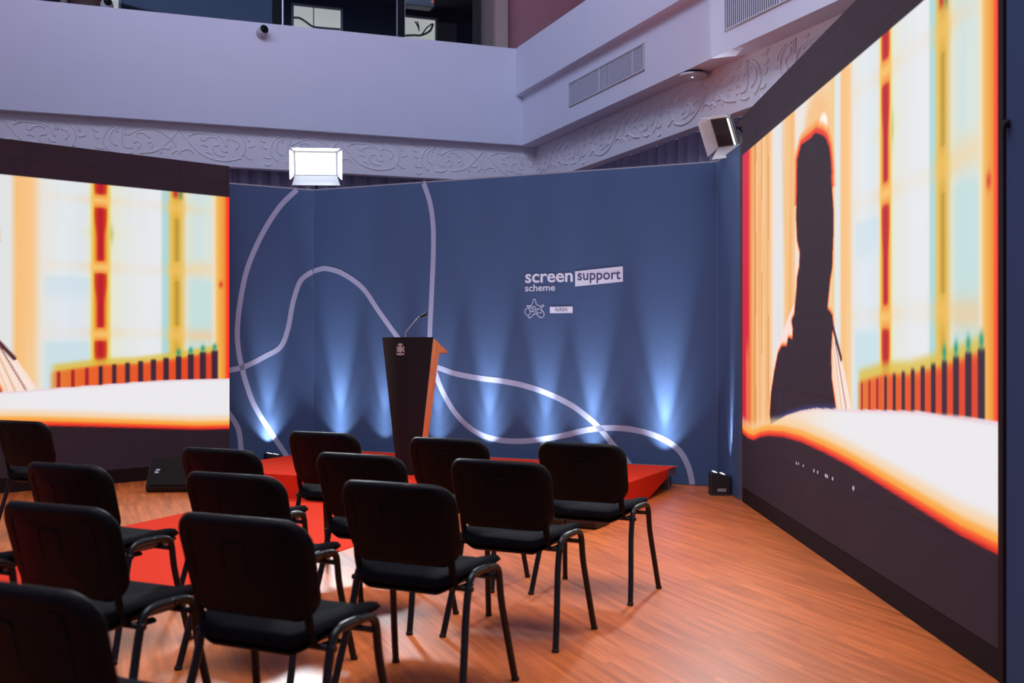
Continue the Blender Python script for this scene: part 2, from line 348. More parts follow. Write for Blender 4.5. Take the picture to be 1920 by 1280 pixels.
mb = MB(); mb.box((0.32, -14, 5.0), (1.0, .45, 5.1)); struct(bobj(mb, 'trim_6', M['darkgrey']))
# gallery glazing
def pu(u, q):   # p on a plane q seen at column u (for measuring off the photograph)
    k = (u-960)/F; X0 = Q0+EQ*q; return (k*X0.y-X0.x)/(EP.x-k*EP.y)
def zu(u, v, q):
    p = pu(u, q); y = (Q0+EQ*q+EP*p).y; return CH+(HZ-v)/F*y
gw = empty('window_1'); gw.matrix_world = B; struct(gw)
mb = MB(); mb.box((-12.9, .335, 5.32), (pu(527, .34), .345, 7.2)); mb.build('pane', M['glass'], gw)
mb = MB(); mb.box((pu(531, .34), .335, 5.32), (pu(746, .34), .345, 7.2)); mb.build('pane', M['glass'], gw)
mb = MB(); mb.box((pu(757, .34), .335, 5.32), (-.47, .345, 7.2)); mb.build('pane', M['glass'], gw)
mb = MB(); mb.box((pu(511, .34), .31, 5.30), (pu(526, .34), .37, 7.2)); mb.box((pu(745, .34), .30, 5.30), (pu(757, .34), .38, 7.2)); mb.box((-12.9, .31, 5.29), (-.46, .37, 5.32)); mb.build('frame', M['mullion'], gw)
mb = MB(); mb.box((pu(528, .34), .31, 5.30), (pu(530.5, .34), .35, 7.2)); mb.box((pu(743.3, .34), .31, 5.30), (pu(744.3, .34), .35, 7.2)); mb.box((pu(757.6, .34), .31, 5.30), (pu(758.5, .34), .35, 7.2)); mb.build('edge_strip', M['steel'], gw)
# added strip behind the glass, coloured as the reflection band on the panes
mb = MB(); mb.box((-12.8, .80, 5.1), (-.62, .86, 5.435)); struct(bobj(mb, 'reflection_band', mat('grey_blue_reflection_band', (0.16, 0.16, 0.24), 0.7)))
# daylit windows of the back room
def backwin(n, u0, u1, v0, v1, zt):
    g = empty('window_%d' % n); g.matrix_world = B; struct(g); p0, p1 = pu(u0, 3.58), pu(u1, 3.58)
    mb = MB(); mb.box((p0, 3.57, 5.3), (p1, 3.585, zt)); mb.build('pane', M['winsky'], g)
    t = .035; mb = MB(); mb.box((p0-t, 3.54, 5.3), (p0, 3.6, zt+t)); mb.box((p1, 3.54, 5.3), (p1+t, 3.6, zt+t)); mb.box((p0-t, 3.54, zt), (p1+t, 3.6, zt+t)); mb.build('frame', M['white_plastic'], g)
    return g, p0, p1
zt = zu(594, 16, 3.58); g, a, b = backwin(2, 550, 638, 12, 0, zt)
mb = MB(); P = [(550, 33), (562, 34), (575, 42), (585, 49), (600, 52), (638, 55)]
mb.tube(catmull([(pu(u, 3.50), 3.50, zu(u, v, 3.50)) for u, v in P], 5), .017, 8); mb.box((pu(588, 3.56)-.006, 3.55, 5.3), (pu(588, 3.56)+.006, 3.57, zt)); mb.build('pipe', M['cable'], g)
zt = zu(787, 36, 3.58); g, a, b = backwin(3, 752, 815, 12, 0, zt)
mb = MB(); P = [(752, 67), (775, 66), (790, 66), (806, 58), (812, 45)]
mb.tube(catmull([(pu(u, 3.50), 3.50, zu(u, v, 3.50)) for u, v in P], 5), .017, 8)
for P in ([(778, 40), (784, 50), (786, 58)], [(782, 40), (786, 52)], [(790, 66), (800, 52), (811, 44)]):
    mb.tube([(pu(u, 3.50), 3.50, zu(u, v, 3.50)) for u, v in P], .011, 6)
mb.build('branch', M['cable'], g)
d = empty('door_1'); d.matrix_world = B; struct(d)
mb = MB(); mb.box((pu(821, 3.55), 3.52, 5.1), (pu(855, 3.55), 3.59, zu(838, 44, 3.55))); mb.build('leaf', M['beige_dark'], d)
g, a, b = backwin(4, 150, 222, 0, 0, zu(190, -12, 3.58))
# air conditioner and small lamp under the gallery ceiling
r = empty('air_conditioner'); r.matrix_world = B
q = 2.2; pa, pb = pu(757, q), pu(812, q); z = 6.72
mb = MB(); zc = zu(790, 6, q); mb.box((pa, q-.1, zc-.07), (pb, q+.15, zc+.16), bev=.03); mb.build('housing', M['white_plastic'], r)
mb = MB(); mb.box((pb-.05, q-.112, zc-.0), (pb-.03, q-.10, zc+.02)); mb.build('indicator_lamp', M['red_led'], r)
tag(r, 'grey air conditioner with a red light under the gallery ceiling behind glass', 'air conditioner')
mb = MB(); T = Matrix.Translation((pu(712, 1.6), 1.6, 6.80)); mb.lathe([(.09, 0), (.09, .02), (.07, .045)], 18, T=T); o = bobj(mb, 'ceiling_lamp', M['white_plastic']); tag(o, 'small round ceiling lamp in the dark gallery room behind the glass', 'lamp')
# brown armchair behind the parapet at top left
r = empty('armchair'); r.matrix_world = B
pc = pu(163, 1.15); zc = zu(163, 8, 1.15)
mb = MB(); mb.pad(rrect(.42, .60, .14), [0, .5, .8, .95, 1], lambda x, y, t: (pc+x, 1.05-.09*(1-t**4)**.5, zc-.18+y), lambda x, y, t: (pc+x, 1.12+.05*(1-t**4)**.5, zc-.18+y)); mb.build('backrest', M['leather'], r)
mb = MB(); mb.box((pc-.24, 1.05, 5.1), (pc+.24, 1.5, 5.45), bev=.05); mb.build('seat', M['leather'], r)
for sx in (-1, 1):
    mb = MB(); mb.tube(catmull([(pc+sx*.27, 1.0, 5.1), (pc+sx*.28, 1.0, 5.45), (pc+sx*.26, 1.05, zc+.02), (pc+sx*.24, 1.3, 5.6)], 5), .045, 8); mb.build('armrest', M['cream'], r)
tag(r, 'brown leather armchair with cream arms behind the parapet at the top left', 'armchair')
# two surveillance cameras on the parapet
def cctv(u, v, q, label, s=1.0, lift=0):
    p = pu(u, q); z = zu(u, v, q); r = empty('security_camera', (0, 0, 0), 0, label, 'security camera', 'black-lensed cameras on the gallery parapet')
    r.matrix_world = B @ Matrix.Translation((p, q, z))
    d = Vector((.28, -.85, .20)).normalized(); T = d.to_track_quat('Z', 'Y').to_matrix().to_4x4()
    mb = MB(); mb.lathe([(.030*s, -.075), (.055*s, -.06), (.060*s, -.03), (.060*s, .045), (.054*s, .05)], 24, T=T); mb.build('housing', M['white_plastic'], r)
    mb = MB(); mb.lathe([(.052*s, .0505), (.052*s, .06), (.044*s, .072), (.02*s, .079)], 24, T=T); mb.lathe([(.018*s, .078), (.014*s, .086)], 16, T=T); mb.build('lens', M['black_plastic'], r)
    mb = MB()
    if lift: mb.tube([(0, .03, 0), (0, .10, -.12), (0, .10, -lift)], .015, 8)
    else: mb.tube([(0, 0, 0), (0, .07, 0)], .03, 12)
    mb.build('bracket', M['white_plastic'], r)
cctv(492, 58, -.075, 'white round security camera on the face of the left parapet wall')
cctv(199, 7, .10, 'security camera standing on the parapet edge beside the brown armchair', .95, .22)

# air vents in the right-hand fascia
def vent(q0, q1, z0, z1, label):
    r = empty('air_vent', (0, 0, 0), 0, label, 'air vent', 'long louvred vents in the right wall'); r.matrix_world = B
    mb = MB(); mb.box((-.004, q0, z0), (.0, q1, z1)); mb.build('backing', M['vent_dark'], r)
    mb = MB(); t = .014
    for a in ((q0, z0, q1, z0+t), (q0, z1-t, q1, z1), (q0, z0, q0+t, z1), (q1-t, z0, q1, z1)): mb.box((-.014, a[0], a[1]), (0, a[2], a[3]))
    for f in (.13, .5, .56): mb.box((-.011, q0+(q1-q0)*f, z0), (0, q0+(q1-q0)*f+.012, z1))
    mb.build('frame', M['white_plastic'], r)
    mb = MB(); n = 60
    for i in range(n):
        a = q0+t+(q1-q0-2*t)*(i+.5)/n; mb.box((-.007, a-.0058, z0+t), (-.0035, a+.0058, z1-t))
    mb.build('louvres', M['plaster'], r)
vent(-3.51, -1.56, 4.21, 4.50, 'louvred air vent in the right wall nearest the room corner')
vent(-7.10, -5.10, 4.20, 4.50, 'louvred air vent cut by the top edge of the picture, further along the right wall')
# wireless access point under the soffit
r = empty('wireless_access_point', (0, 0, 0), 0, 'white disc-shaped access point with green light under the right soffit', 'access point')
pp = B @ Vector((.10, -4.35, 0)); r.location = (pp.x, pp.y, ZB)
T = Matrix.Translation((0, 0, -.055))
mb = MB(); mb.lathe([(.06, -.012), (.125, -.004), (.142, .012), (.135, .028), (.10, .036)], 28, T=T); mb.build('cover', M['white_plastic'], r)
mb = MB(); mb.lathe([(.09, -.018), (.09, 0)], 20); mb.build('mount', M['black_plastic'], r)
mb = MB(); mb.lathe([(.008, -.018), (.008, -.010)], 10, T=T @ Matrix.Translation((-.02, -.06, 0))); mb.build('indicator_lamp', M['green_led'], r)

# ------------------------------------------------------------------ LED walls
def uv2sz(u, v):
    k = (u-960)/F; dx, dy = (1.9105-1.946), (4.373-9.416)
    s = (k*9.416-1.946)/(dx-k*dy); y = 9.416+dy*s; return (s, CH+(HZ-v)/F*y)
def inpoly(px, pz, poly):
    ins = np.zeros(px.shape, bool); n = len(poly)
    for i in range(n):
        x0, y0 = poly[i]; x1, y1 = poly[(i+1) % n]
        c = ((y0 > pz) != (y1 > pz)); xx = (x1-x0)*(pz-y0)/((y1-y0) if abs(y1-y0) > 1e-9 else 1e-9)+x0
        ins ^= c & (px < xx)
    return ins
def pdist(px, pz, poly, closed=True):
    d = np.full(px.shape, 9.0); n = len(poly)
    for i in range(n if closed else n-1):
        x0, y0 = poly[i]; x1, y1 = poly[(i+1) % n]; dx, dy = x1-x0, y1-y0; t = np.clip(((px-x0)*dx+(pz-y0)*dy)/(dx*dx+dy*dy+1e-12), 0, 1)
        d = np.minimum(d, np.hypot(px-x0-t*dx, pz-y0-t*dy))
    return d
def sstep(a, b, x): t = np.clip((x-a)/(b-a), 0, 1); return t*t*(3-2*t)
def picture(s, z, ztop):
    """the picture shown on the LED wall (a backlit silhouette by a window), sRGB 0..255"""
    st = [(0,(205,8,48)),(.050,(222,22,45)),(.056,(240,90,35)),(.068,(238,140,60)),(.082,(244,178,100)),(.10,(226,150,72)),(.112,(248,196,140)),(.135,(244,180,105)),(.16,(248,202,150)),(.19,(240,178,104)),(.215,(248,206,160)),
      (.228,(236,226,218)),(.25,(226,229,233)),(.285,(230,228,226)),(.305,(246,196,130)),(.33,(242,180,102)),(.352,(246,192,128)),(.362,(240,226,214)),(.40,(234,232,228)),(.46,(240,226,205)),(.53,(246,206,150)),(.545,(238,205,140)),(.549,(225,230,232)),(.566,(226,230,228)),
      (.578,(248,192,120)),(.605,(249,200,136)),(.622,(232,230,222)),(.66,(228,235,238)),(.695,(224,232,236)),(.712,(230,230,214)),(.717,(238,214,130)),(.745,(238,214,130)),(.751,(232,232,208)),(.78,(228,232,228)),(.83,(232,236,240)),(.85,(230,236,238)),(.855,(182,218,218)),(.866,(176,214,206)),
      (.873,(236,190,70)),(.884,(214,166,42)),(.895,(232,192,96)),(.906,(224,228,210)),(.93,(206,226,224)),(.955,(214,228,222)),(.966,(240,226,190)),(.972,(246,190,96)),(.988,(240,150,40)),(.994,(255,70,22)),(1.0,(248,30,10))]
    xs = np.array([a for a, _ in st]); cs = np.array([c for _, c in st], float)
    C = np.stack([np.interp(s, xs, cs[:, k]) for k in range(3)], -1)
    def mix(col, a):
        nonlocal C
        a = np.clip(a, 0, 1)[..., None]; C = C*(1-a)+np.array(col, float)*a
    g = lambda x, c, w: np.exp(-((x-c)/w)**2)
    rng = np.random.RandomState(3)
    # vertical streaking, soft
    for i in range(60):
        c0 = rng.uniform(.06, .97); zc = rng.uniform(1.0, 2.9); a = rng.uniform(.05, .22); left = c0 < .36
        col = (238, 160, 78) if left and i % 2 else ((252, 226, 196) if left else ((205, 226, 236) if i % 3 else (244, 236, 214)))
        mix(col, a*(1.4 if left else .8)*g(s, c0, rng.uniform(.003, .012))*sstep(rng.uniform(.5, .9), 0, np.abs(z-zc)))
    for c0 in (.108, .150, .195):
        mix((205, 130, 50), .55*g(s, c0, .0035)*((np.sin(z*5.2+c0*40) > -.1)))
    # red strip narrows at the bottom
    mix((244, 120, 60), (s > .03)*(s < .056)*sstep(1.45, 1.2, z)*.8)
    # window bars
    sun = sstep(.61, .63, s)*sstep(.975, .965, s)
    for zb, a in ((2.73, .5), (2.10, .55), (1.477, .6)):
        mix((250, 208, 150), a*sun*g(z, zb, .05)*(.22+.6*g(s, .73, .035)+.5*g(s, .90, .04)))
    blue = sstep(.615, .64, s)*sstep(.72, .70, s)
    mix((196, 222, 232), .55*blue*sstep(2.03, 1.97, z)*sstep(1.72, 1.9, z)); mix((186, 222, 226), .75*blue*sstep(1.43, 1.36, z)); mix((215, 228, 240), .3*blue*sstep(2.0, 1.9, z))
    bl2 = sstep(.90, .92, s)*sstep(.966, .956, s); mix((188, 222, 222), .6*bl2*sstep(2.05, 1.98, z)*(z > 1.0)); mix((246, 214, 160), .55*bl2*g(z, 2.14, .07)); mix((246, 200, 140), .6*bl2*g(z, 1.45, .07))
    mix((226, 228, 170), .4*g(s, .73, .04)*g(z, 2.42, .04)); mix((160, 175, 60), .5*g(s, .752, .004)*g(z, 2.42, .09))
    # first post: halo and red core with gaps
    c0 = .731; ds = np.abs(s-c0)
    mix((236, 196, 60), sstep(.022, .014, ds)*.85)
    mix((240, 130, 30), sstep(.015, .009, ds)*.9)
    seg = np.zeros_like(s)
    for z0, z1 in ((2.79, 2.95), (2.16, 2.66), (1.53, 2.04), (1.18, 1.40)):
        wd = .0065+.0045*sstep(z1-.30, z1-.08, z); seg = np.maximum(seg, (sstep(wd+.004, wd-.003, ds))*sstep(z0-.015, z0+.015, z)*sstep(z1+.015, z1-.015, z))
    mix((206, 40, 0), seg); mix((176, 6, 6), seg*sstep(.0075, .002, ds)*.8)
    for zb in (2.73, 2.10, 1.465): mix((248, 196, 105), sstep(.022, .012, ds)*g(z, zb, .045)*.95)
    # second post: olive blots
    for zb in (2.72, 2.12, 1.46): mix((238, 190, 80), .85*g(s, .884, .016)*g(z, zb, .07))
    mix((170, 140, 30), .6*g(s, .885, .005)*((z > 2.2)*(z < 2.62)+(z > 1.55)*(z < 2.0)))
    mix((190, 30, 20), .9*g(s, .882, .006)*sstep(2.80, 2.86, z)); mix((40, 120, 80), .7*g(s, .893, .004)*sstep(2.78, 2.86, z))
    mix((215, 50, 20), .9*g(s, .981, .0045)*g(z, 1.98, .035))
    # fence
    ft = np.interp(s, (.62, .73, .80, .88, .96, 1), (1.115, 1.18, 1.19, 1.235, 1.30, 1.30)); fin = sstep(.632, .652, s)*sstep(.974, .968, s)
    mix((222, 190, 60), fin*sstep(ft+.085, ft+.02, z)*.85)
    mix((236, 106, 18), fin*sstep(ft+.012, ft-.03, z)*np.interp(s, (.64, .70), (.6, 1))); mix((224, 46, 4), fin*sstep(ft, ft-.06, z)*np.interp(s, (.70, .95), (.15, .7)))
    for i in range(13):
        c = .6525+.0262*i; wd = np.interp(i, (0, 4, 12), (.0022, .0034, .0062)); top = np.interp(c, (.62, .73, .88, .96), (1.10, 1.165, 1.25, 1.31))
        col = (165, 22, 12) if i < 3 else (46, 24, 40); mix(col, sstep(wd+.0025, wd-.001, np.abs(s-c))*sstep(top+.01, top-.02, z))
        if i > 8: mix((10, 150, 130), .95*g(s, c, .0045)*g(z, top+.03, .035))
    # skin-toned sleeve, left of the figure, and pleats on the right
    sl = [uv2sz(*p) for p in ((1493,560),(1484,580),(1472,610),(1459,645),(1450,690),(1443,740),(1448,745),(1462,662),(1468,650),(1478,640),(1490,640),(1494,600))]
    mix((250, 222, 214), inpoly(s, z, sl)*1.0)
    pl = [uv2sz(*p) for p in ((1559,600),(1568,625),(1580,680),(1590,730),(1597,772),(1565,772),(1556,700),(1556,630))]
    ip = inpoly(s, z, pl); mix((250, 226, 212), ip*1.0)
    for (a, b, col) in (((1562, 640), (1578, 768), (214, 160, 80)), ((1566, 640), (1587, 768), (120, 40, 30)), ((1560, 660), (1572, 768), (240, 190, 130)), ((1571, 660), (1592, 768), (250, 240, 230))):
        mix(col, ip*.8*sstep(.010, .003, pdist(s*5, z, [(uv2sz(*a)[0]*5, uv2sz(*a)[1]), (uv2sz(*b)[0]*5, uv2sz(*b)[1])], False)))
    # silhouette
    fig = [uv2sz(*p) for p in ((1445,796),(1443.6,776),(1446,737),(1452,697),(1459,662),(1466,648),(1475,649),(1478,634),(1486,635),(1487,616),(1484.5,601),(1489.5,590),(1494,540),(1495,520),(1499,500),(1500,472),(1495,450),(1493,405),(1494,375),(1495,300),(1502,273),(1512,264),(1520,258),(1530,249),(1541,252),(1549,260),(1555,278),(1557.5,300),(1559,325),(1558,330),(1561,375),(1562.5,400),(1562,440),(1560,500),(1556,525),(1551,577),(1560,590),(1563,614),(1560,623),(1558,662),(1559,710),(1564,743),(1568,775))]
    inn = inpoly(s, z, fig); d = pdist(s*5.04, z, [(a*5.04, b) for a, b in fig])
    hx, hz = uv2sz(1530, 262); dh = np.hypot((s-hx)*5.04, (z-hz))
    mix((246, 186, 112), (~inn)*.75*sstep(.42, .22, dh)*(z > hz-.2)*sstep(-.05, .1, z-hz+.1)); 
    cx, cz = uv2sz(1543, 236); mix((252, 248, 240), (~inn)*sstep(1.0, .55, np.hypot((s-cx)*5.04/.13, (z-cz)/.10)))
    rim = np.where(z > hz-.35, .055, .018)
    mix((248, 150, 60), (~inn)*sstep(rim*1.8, rim*.8, d)*.9); mix((232, 50, 14), (~inn)*sstep(rim*.9, rim*.3, d)*np.where(z > hz-.35, 1, .55))
    a1, b1 = uv2sz(1563, 618), uv2sz(1577, 672); dk = sstep(.024, .012, pdist(s*5, z, [(a1[0]*5, a1[1]), (b1[0]*5, b1[1])], False))
    mix((60, 24, 30), dk)
    BL = np.zeros_like(C); blue_a = np.zeros_like(s)
    # table
    zt = np.interp(s, (0, .07, .15, .23, .31, .39, .46, .546, .65, .83, 1.0), (.50, .56, .66, .75, .83, .885, .92, .94, .965, 1.01, 1.02))
    zb = np.interp(s, (0, .05, .09, .14, .20, .29, .39, .50, .60, .70, .80, .925, 1.0), (.58, .555, .56, .605, .64, .668, .675, .660, .636, .600, .561, .512, .500))
    blue_a = inn*sstep(.05, .0, z-zt)*sstep(-.01, .012, z-zt)
    C = np.where(inn[..., None], 0.0, C); mix((16, 50, 120), blue_a*.9)
    sx, sz = uv2sz(1462, 752); mix((22, 50, 110), inn*.55*g(s, sx, .02)*g(z, sz, .16)*(.5+.5*np.sin(z*90+s*300)))
    intable = (z < zt)&(s > .10)|((z < zb+.12)&(s <= .10))
    tb = sstep(zt+.004, zt-.006, z)*sstep(.06, .14, s)
    mix((248, 220, 190), tb); mix((236, 236, 238), tb*sstep(.30, .60, s)*sstep(0, .06, z-zb-.06)); mix((236, 196, 214), tb*.7*g(z, zt-.006, .010)*sstep(.25, .4, s))
    e = z-zb
    mix((250, 206, 150), sstep(.17, .10, e)*.7); mix((250, 168, 60), sstep(.10, .055, e)); mix((246, 84, 14), sstep(.050, .026, e)); mix((222, 34, 10), sstep(.022, .008, e))
    C = C*sstep(-.012, .004, e)[..., None]
    for (u, v, rr) in ((1493,868,.6),(1497,869,.6),(1506,873,.5),(1526,882,.8),(1533,885,.6),(1548,891,1),(1551,893,.9),(1561,897,.8),(1600,915,1.4)):
        a, b = uv2sz(u, v); mix((225, 225, 235), sstep(.017*rr**.5, .004, np.hypot((s-a)*5.04*.7, z-b)))
    return np.where((z > ztop)[..., None], 0.0, C)
def led_wall(p0, p1, z0, z1, ztop, dz, ns, nz, label):
    p0 = Vector(p0); p1 = Vector(p1); L = (p1-p0).length; d = (p1-p0)/L
    r = empty('led_wall', (p0.x, p0.y, 0), math.atan2(d.y, d.x), label, 'video screen', 'tall LED video walls')
    s = np.linspace(0, 1, ns+1); z = np.linspace(z0, z1, nz+1); SS, ZZ = np.meshgrid(s, z)
    C = picture(SS, ZZ+dz, ztop+dz); Cl = lin(np.clip(C, 0, 255)).reshape(-1, 3)
    vs = np.stack([SS*L, 0*SS, ZZ], -1).reshape(-1, 3); W = ns+1
    i = np.arange(ns); j = np.arange(nz); I, J = np.meshgrid(i, j); k = (J*W+I).ravel(); fs = np.stack([k, k+1, k+W+1, k+W], -1)
    me = bpy.data.meshes.new('display'); me.from_pydata(vs.tolist(), [], fs.tolist()); me.materials.append(M['led'])
    at = me.color_attributes.new('picture', 'FLOAT_COLOR', 'POINT'); buf = np.ones((len(Cl), 4), np.float32); buf[:, :3] = Cl; at.data.foreach_set('color', buf.ravel())
    o = bpy.data.objects.new('display', me); COL.objects.link(o); o.parent = r
    # cabinet sits on the side the viewer cannot see
    t = 0.10
    mb = MB(); mb.box((0, .003, z0), (L, t, z1)); mb.build('cabinet', M['plinth'], r)
    mb = MB(); mb.box((0, -.0, 0), (L, t, z0-.004)); mb.build('plinth', M['plinth'], r)
    return r, L
r, L = led_wall((1.946, 9.416, 0), (1.9105, 4.373, 0), .125, 3.25, 2.92, 0, 520, 330, 'tall curved-edged LED video wall on the right showing a dark silhouette by a window')
# side trim at the near end
mb = MB(); mb.box((L, -.004, 0), (L+.045, .10, 3.26)); mb.build('end_post', M['plinth'], r)
ld = Vector((-.727, -.687, 0)).normalized(); A0 = Vector((-2.915, 11.5, 0)); A1 = A0+ld*5.04
r2, L2 = led_wall(A1, A0, .13, 3.166, 2.843, .04, 420, 260, 'LED video wall on the left showing the right half of a bright window scene')

# ------------------------------------------------------------------ printed backdrop panels
FOLD = (-2.198, 12.32); BR = (1.917, 10.41); BL_ = (-3.35, 11.58); BE = (1.942, 9.50); ZP = 3.035
def frame_of(a, b):
    d = Vector((b[0]-a[0], b[1]-a[1], 0)); L = d.length; return math.atan2(d.y, d.x), L
def on_panel(a, b, u, v):
    k = (u-960)/F; dx, dy = b[0]-a[0], b[1]-a[1]; t = (k*a[1]-a[0])/(dx-k*dy); y = a[1]+dy*t
    return (t*math.hypot(dx, dy), CH+(HZ-v)/F*y)
def panel(a, b, label, curves=(), weld=True):
    rz, L = frame_of(a, b); r = empty('backdrop_panel', (a[0], a[1], 0), rz, label, 'backdrop', 'navy printed backdrop panels')
    # cloth with faint tension ripples
    nx = max(8, int(L/.05)); vs = []; fs = []
    mb = MB()
    for i in range(nx+1):
        x = L*i/nx; e = min(1, x/.2, (L-x)/.2); d = 0.0
        vs += [(x, d, 0.004), (x, d, ZP-.006), (x, .03, ZP-.006), (x, .03, 0.004)]
    for i in range(nx):
        for j in range(4): fs.append([4*i+j, 4*i+4+j, 4*i+4+(j+1) % 4, 4*i+(j+1) % 4])
    fs += [[0, 1, 2, 3], [4*nx+3, 4*nx+2, 4*nx+1, 4*nx]]
    mb.add(vs, fs, 0)
    for c in curves:
        pts = [on_panel(a, b, *p) for p in c]; pts = catmull(pts, 8); pts = [p for p in pts if -.001 <= p[0] <= L+.001 and .005 < p[1] < ZP-.004]
        ribbon(mb, pts, .056, -.0008, 1)
    mb.build('printed_cloth', [M['navy'], M['print_white']], r, recalc=False)
    mb = MB(); mb.box((0, -.004, ZP-.006), (L, .034, ZP+.006)); mb.build('top_rail', M['steel'], r)
    mb = MB(); mb.box((L-.003, -.0015, 0), (L+.001, .034, ZP)); mb.build('edge_profile', M['alu'], r)
    return r, rz, L
cL = [[(558,351),(555,357),(524,388),(491,440),(463.5,504),(450,568),(445,619),(447,655),(453,686),(462,720),(477,760),(505,806),(540,858)],
      [(415,695),(430,694),(460,686.5),(497,668),(526,650),(540,616),(549,568),(561,531),(573,517),(587.5,508.5)],
      [(415,758),(430,776),(447,805),(452,843),(453,860)]]
panel(BL_, FOLD, 'short navy backdrop panel with two crossing pale curves beside the left LED wall', cL)
cM = [[(586.5,509),(600,504.5),(613,503.5),(643,513),(680,540),(710,583),(744,630),(776,670),(800,683),(824,690),(853,700),(896.6,708.5),(940,714),(984,723),(1028,738),(1071.6,759.6),(1106.6,786),(1127,806),(1153,838),(1179,869),(1195,898)],
      [(793,342),(795.6,347),(806,379),(812,421),(812.5,476),(809,558.5),(806,632),(810,672),(819,707),(832.5,739),(856,777),(891,809),(931.6,824),(984,826.6),(1042,819),(1101,806),(1144.5,802),(1188,805.6),(1232,818),(1270,841),(1290,873),(1299,911)]]
pm, rzm, LM = panel(FOLD, BR, 'long central navy backdrop panel printed with the logos and looping pale curves', cM)
panel(BR, BE, 'narrow navy backdrop panel turned towards the camera next to the right LED wall')
# logos printed on the long panel
def on(u, v): return on_panel(FOLD, BR, u, v)
def text(body, u0, v0, u1, v1, m, bold=0.0, name='lettering', y=-.0010, lab=None):
    c = bpy.data.curves.new(name, 'FONT'); c.body = body; c.offset = bold; c.resolution_u = 6
    t = bpy.data.objects.new(name, c); COL.objects.link(t); bpy.context.view_layer.update()
    me = bpy.data.meshes.new_from_object(t.evaluated_get(bpy.context.evaluated_depsgraph_get())); bpy.data.objects.remove(t); bpy.data.curves.remove(c)
    co = np.empty(len(me.vertices)*3); me.vertices.foreach_get('co', co); co = co.reshape(-1, 3); lo = co.min(0); hi = co.max(0)
    um = (u0+u1)/2; a = on(u0, (v0+v1)/2)[0]; b = on(u1, (v0+v1)/2)[0]; za = on(um, v1)[1]; zb = on(um, v0)[1]
    q = np.zeros_like(co); q[:, 0] = a+(co[:, 0]-lo[0])/(hi[0]-lo[0])*(b-a); q[:, 2] = za+(co[:, 1]-lo[1])/(hi[1]-lo[1])*(zb-za); q[:, 1] = y
    me.vertices.foreach_set('co', q.ravel()); me.materials.clear(); me.materials.append(m); me.name = name
    o = bpy.data.objects.new(name, me); COL.objects.link(o); o.parent = pm
    if lab: o['label'] = lab
    return o
text('screen', 984.8, 512.3, 1074, 529.5, M['logo_white'], .02, lab='white bold printed word screen')
text('scheme', 984.6, 532.6, 1040.8, 545.6, M['logo_white'], .012, lab='white printed word scheme')
text('support', 1083, 508.3, 1163.8, 530.6, M['logo_navy'], .012, y=-.0022, lab='navy printed word support on white box')
text('kultura', 1041.5, 575.3, 1064, 583.5, M['logo_navy'], .0, y=-.0022, lab='navy printed word kultura on white box')
for i, (s_, u1) in enumerate((('ARTS', 1004.5), ('COUNCIL', 1012.5), ('MALTA', 1007.5))): text(s_, 995.3, 573.8+i*4.1, u1, 577.0+i*4.1, M['logo_white'], .012, lab='tiny white printed logo word')
def poly(pts, name):
    mb = MB(); q = [on(*p) for p in pts]; mb.add([(x, -.0012, z) for x, z in q], [list(range(len(q)))]); return mb.build(name, M['logo_white'], pm, recalc=False)
poly([(1078.5, 537), (1168, 527.8), (1167.9, 499), (1078.3, 508.6)], 'white_box'); poly([(1031, 587), (1073.8, 586.5), (1073.8, 574.3), (1031, 575)], 'white_box')
lg = lambda pts, sub, cl=False: catmull([on(940+x/6.857, 470+y/6.857) for x, y in pts], sub, cl)
mb = MB()
ribbon(mb, lg([(425,620),(442,640),(443,668),(470,700),(510,708),(532,694),(548,708),(530,722),(508,732),(520,760),(545,790),(548,835),(515,860),(480,840),(445,808),(410,820),(380,855),(350,860),(345,838),(315,815),(303,775),(320,745),(360,738),(365,722),(338,722),(328,708),(350,703),(375,705),(400,675),(410,640)], 5, True), .0058, -.0010)
ribbon(mb, lg([(400,675),(372,715),(360,745),(370,800),(345,840)], 5), .0052, -.0014); ribbon(mb, lg([(500,725),(516,765),(512,795),(478,798),(440,806),(395,835)], 5), .0052, -.0014)
mb.build('outline_emblem', M['logo_white'], pm, recalc=False)
# return panel at the right edge of the picture
rN = panel((1.917, 4.322), (2.245, 3.62), 'dark navy return panel past the near end of the right LED wall')[0]
mb = MB(); mb.tube([(.012, -.012, 2.16), (.012, -.012, 2.19)], .012, 8); mb.build('hinge', M['mullion'], rN)

# ------------------------------------------------------------------ stage and carpets
E1 = Vector((1, -.468, 0)).normalized(); E2 = Vector((.468, 1, 0)).normalized()
FR = Vector((.63, 8.40, 0)); FLc = Vector((-2.85, 10.03, 0)); rz_s = math.atan2(E1.y, E1.x)
W = (FR-FLc).length; D = 2.12; HS = .20
st = empty('stage_platform', (FLc.x, FLc.y, 0), rz_s, 'low stage platform covered in red carpet in front of the navy backdrop', 'stage')
mb = MB(); mb.box((0.01, .01, HS-.075), (W-.01, D, HS-.008)); mb.build('deck', M['alu'], st)
mb = MB(); mb.box((0, D-.03, HS-.012), (W+.004, D+.004, HS+.004)); mb.build('edge_profile', M['steel'], st)
for x in (.06, W*.25, W/2, W*.75, W-.08):
    for y in (.08, D-.10):
        mb = MB(); mb.box((x-.03, y-.03, 0), (x+.03, y+.03, HS-.075)); mb.box((x-.045, y-.045, 0), (x+.045, y+.045, .008)); mb.build('leg', M['alu'], st)
mb = MB(); th = .006; z1 = HS
mb.add([(0, 0, z1), (W, 0, z1), (W+.0, D-.03, z1), (0, D-.03, z1), (0, -.004, 0.004), (W, -.004, .004)], [[0, 1, 2, 3], [0, 1, 5, 4]], 0)
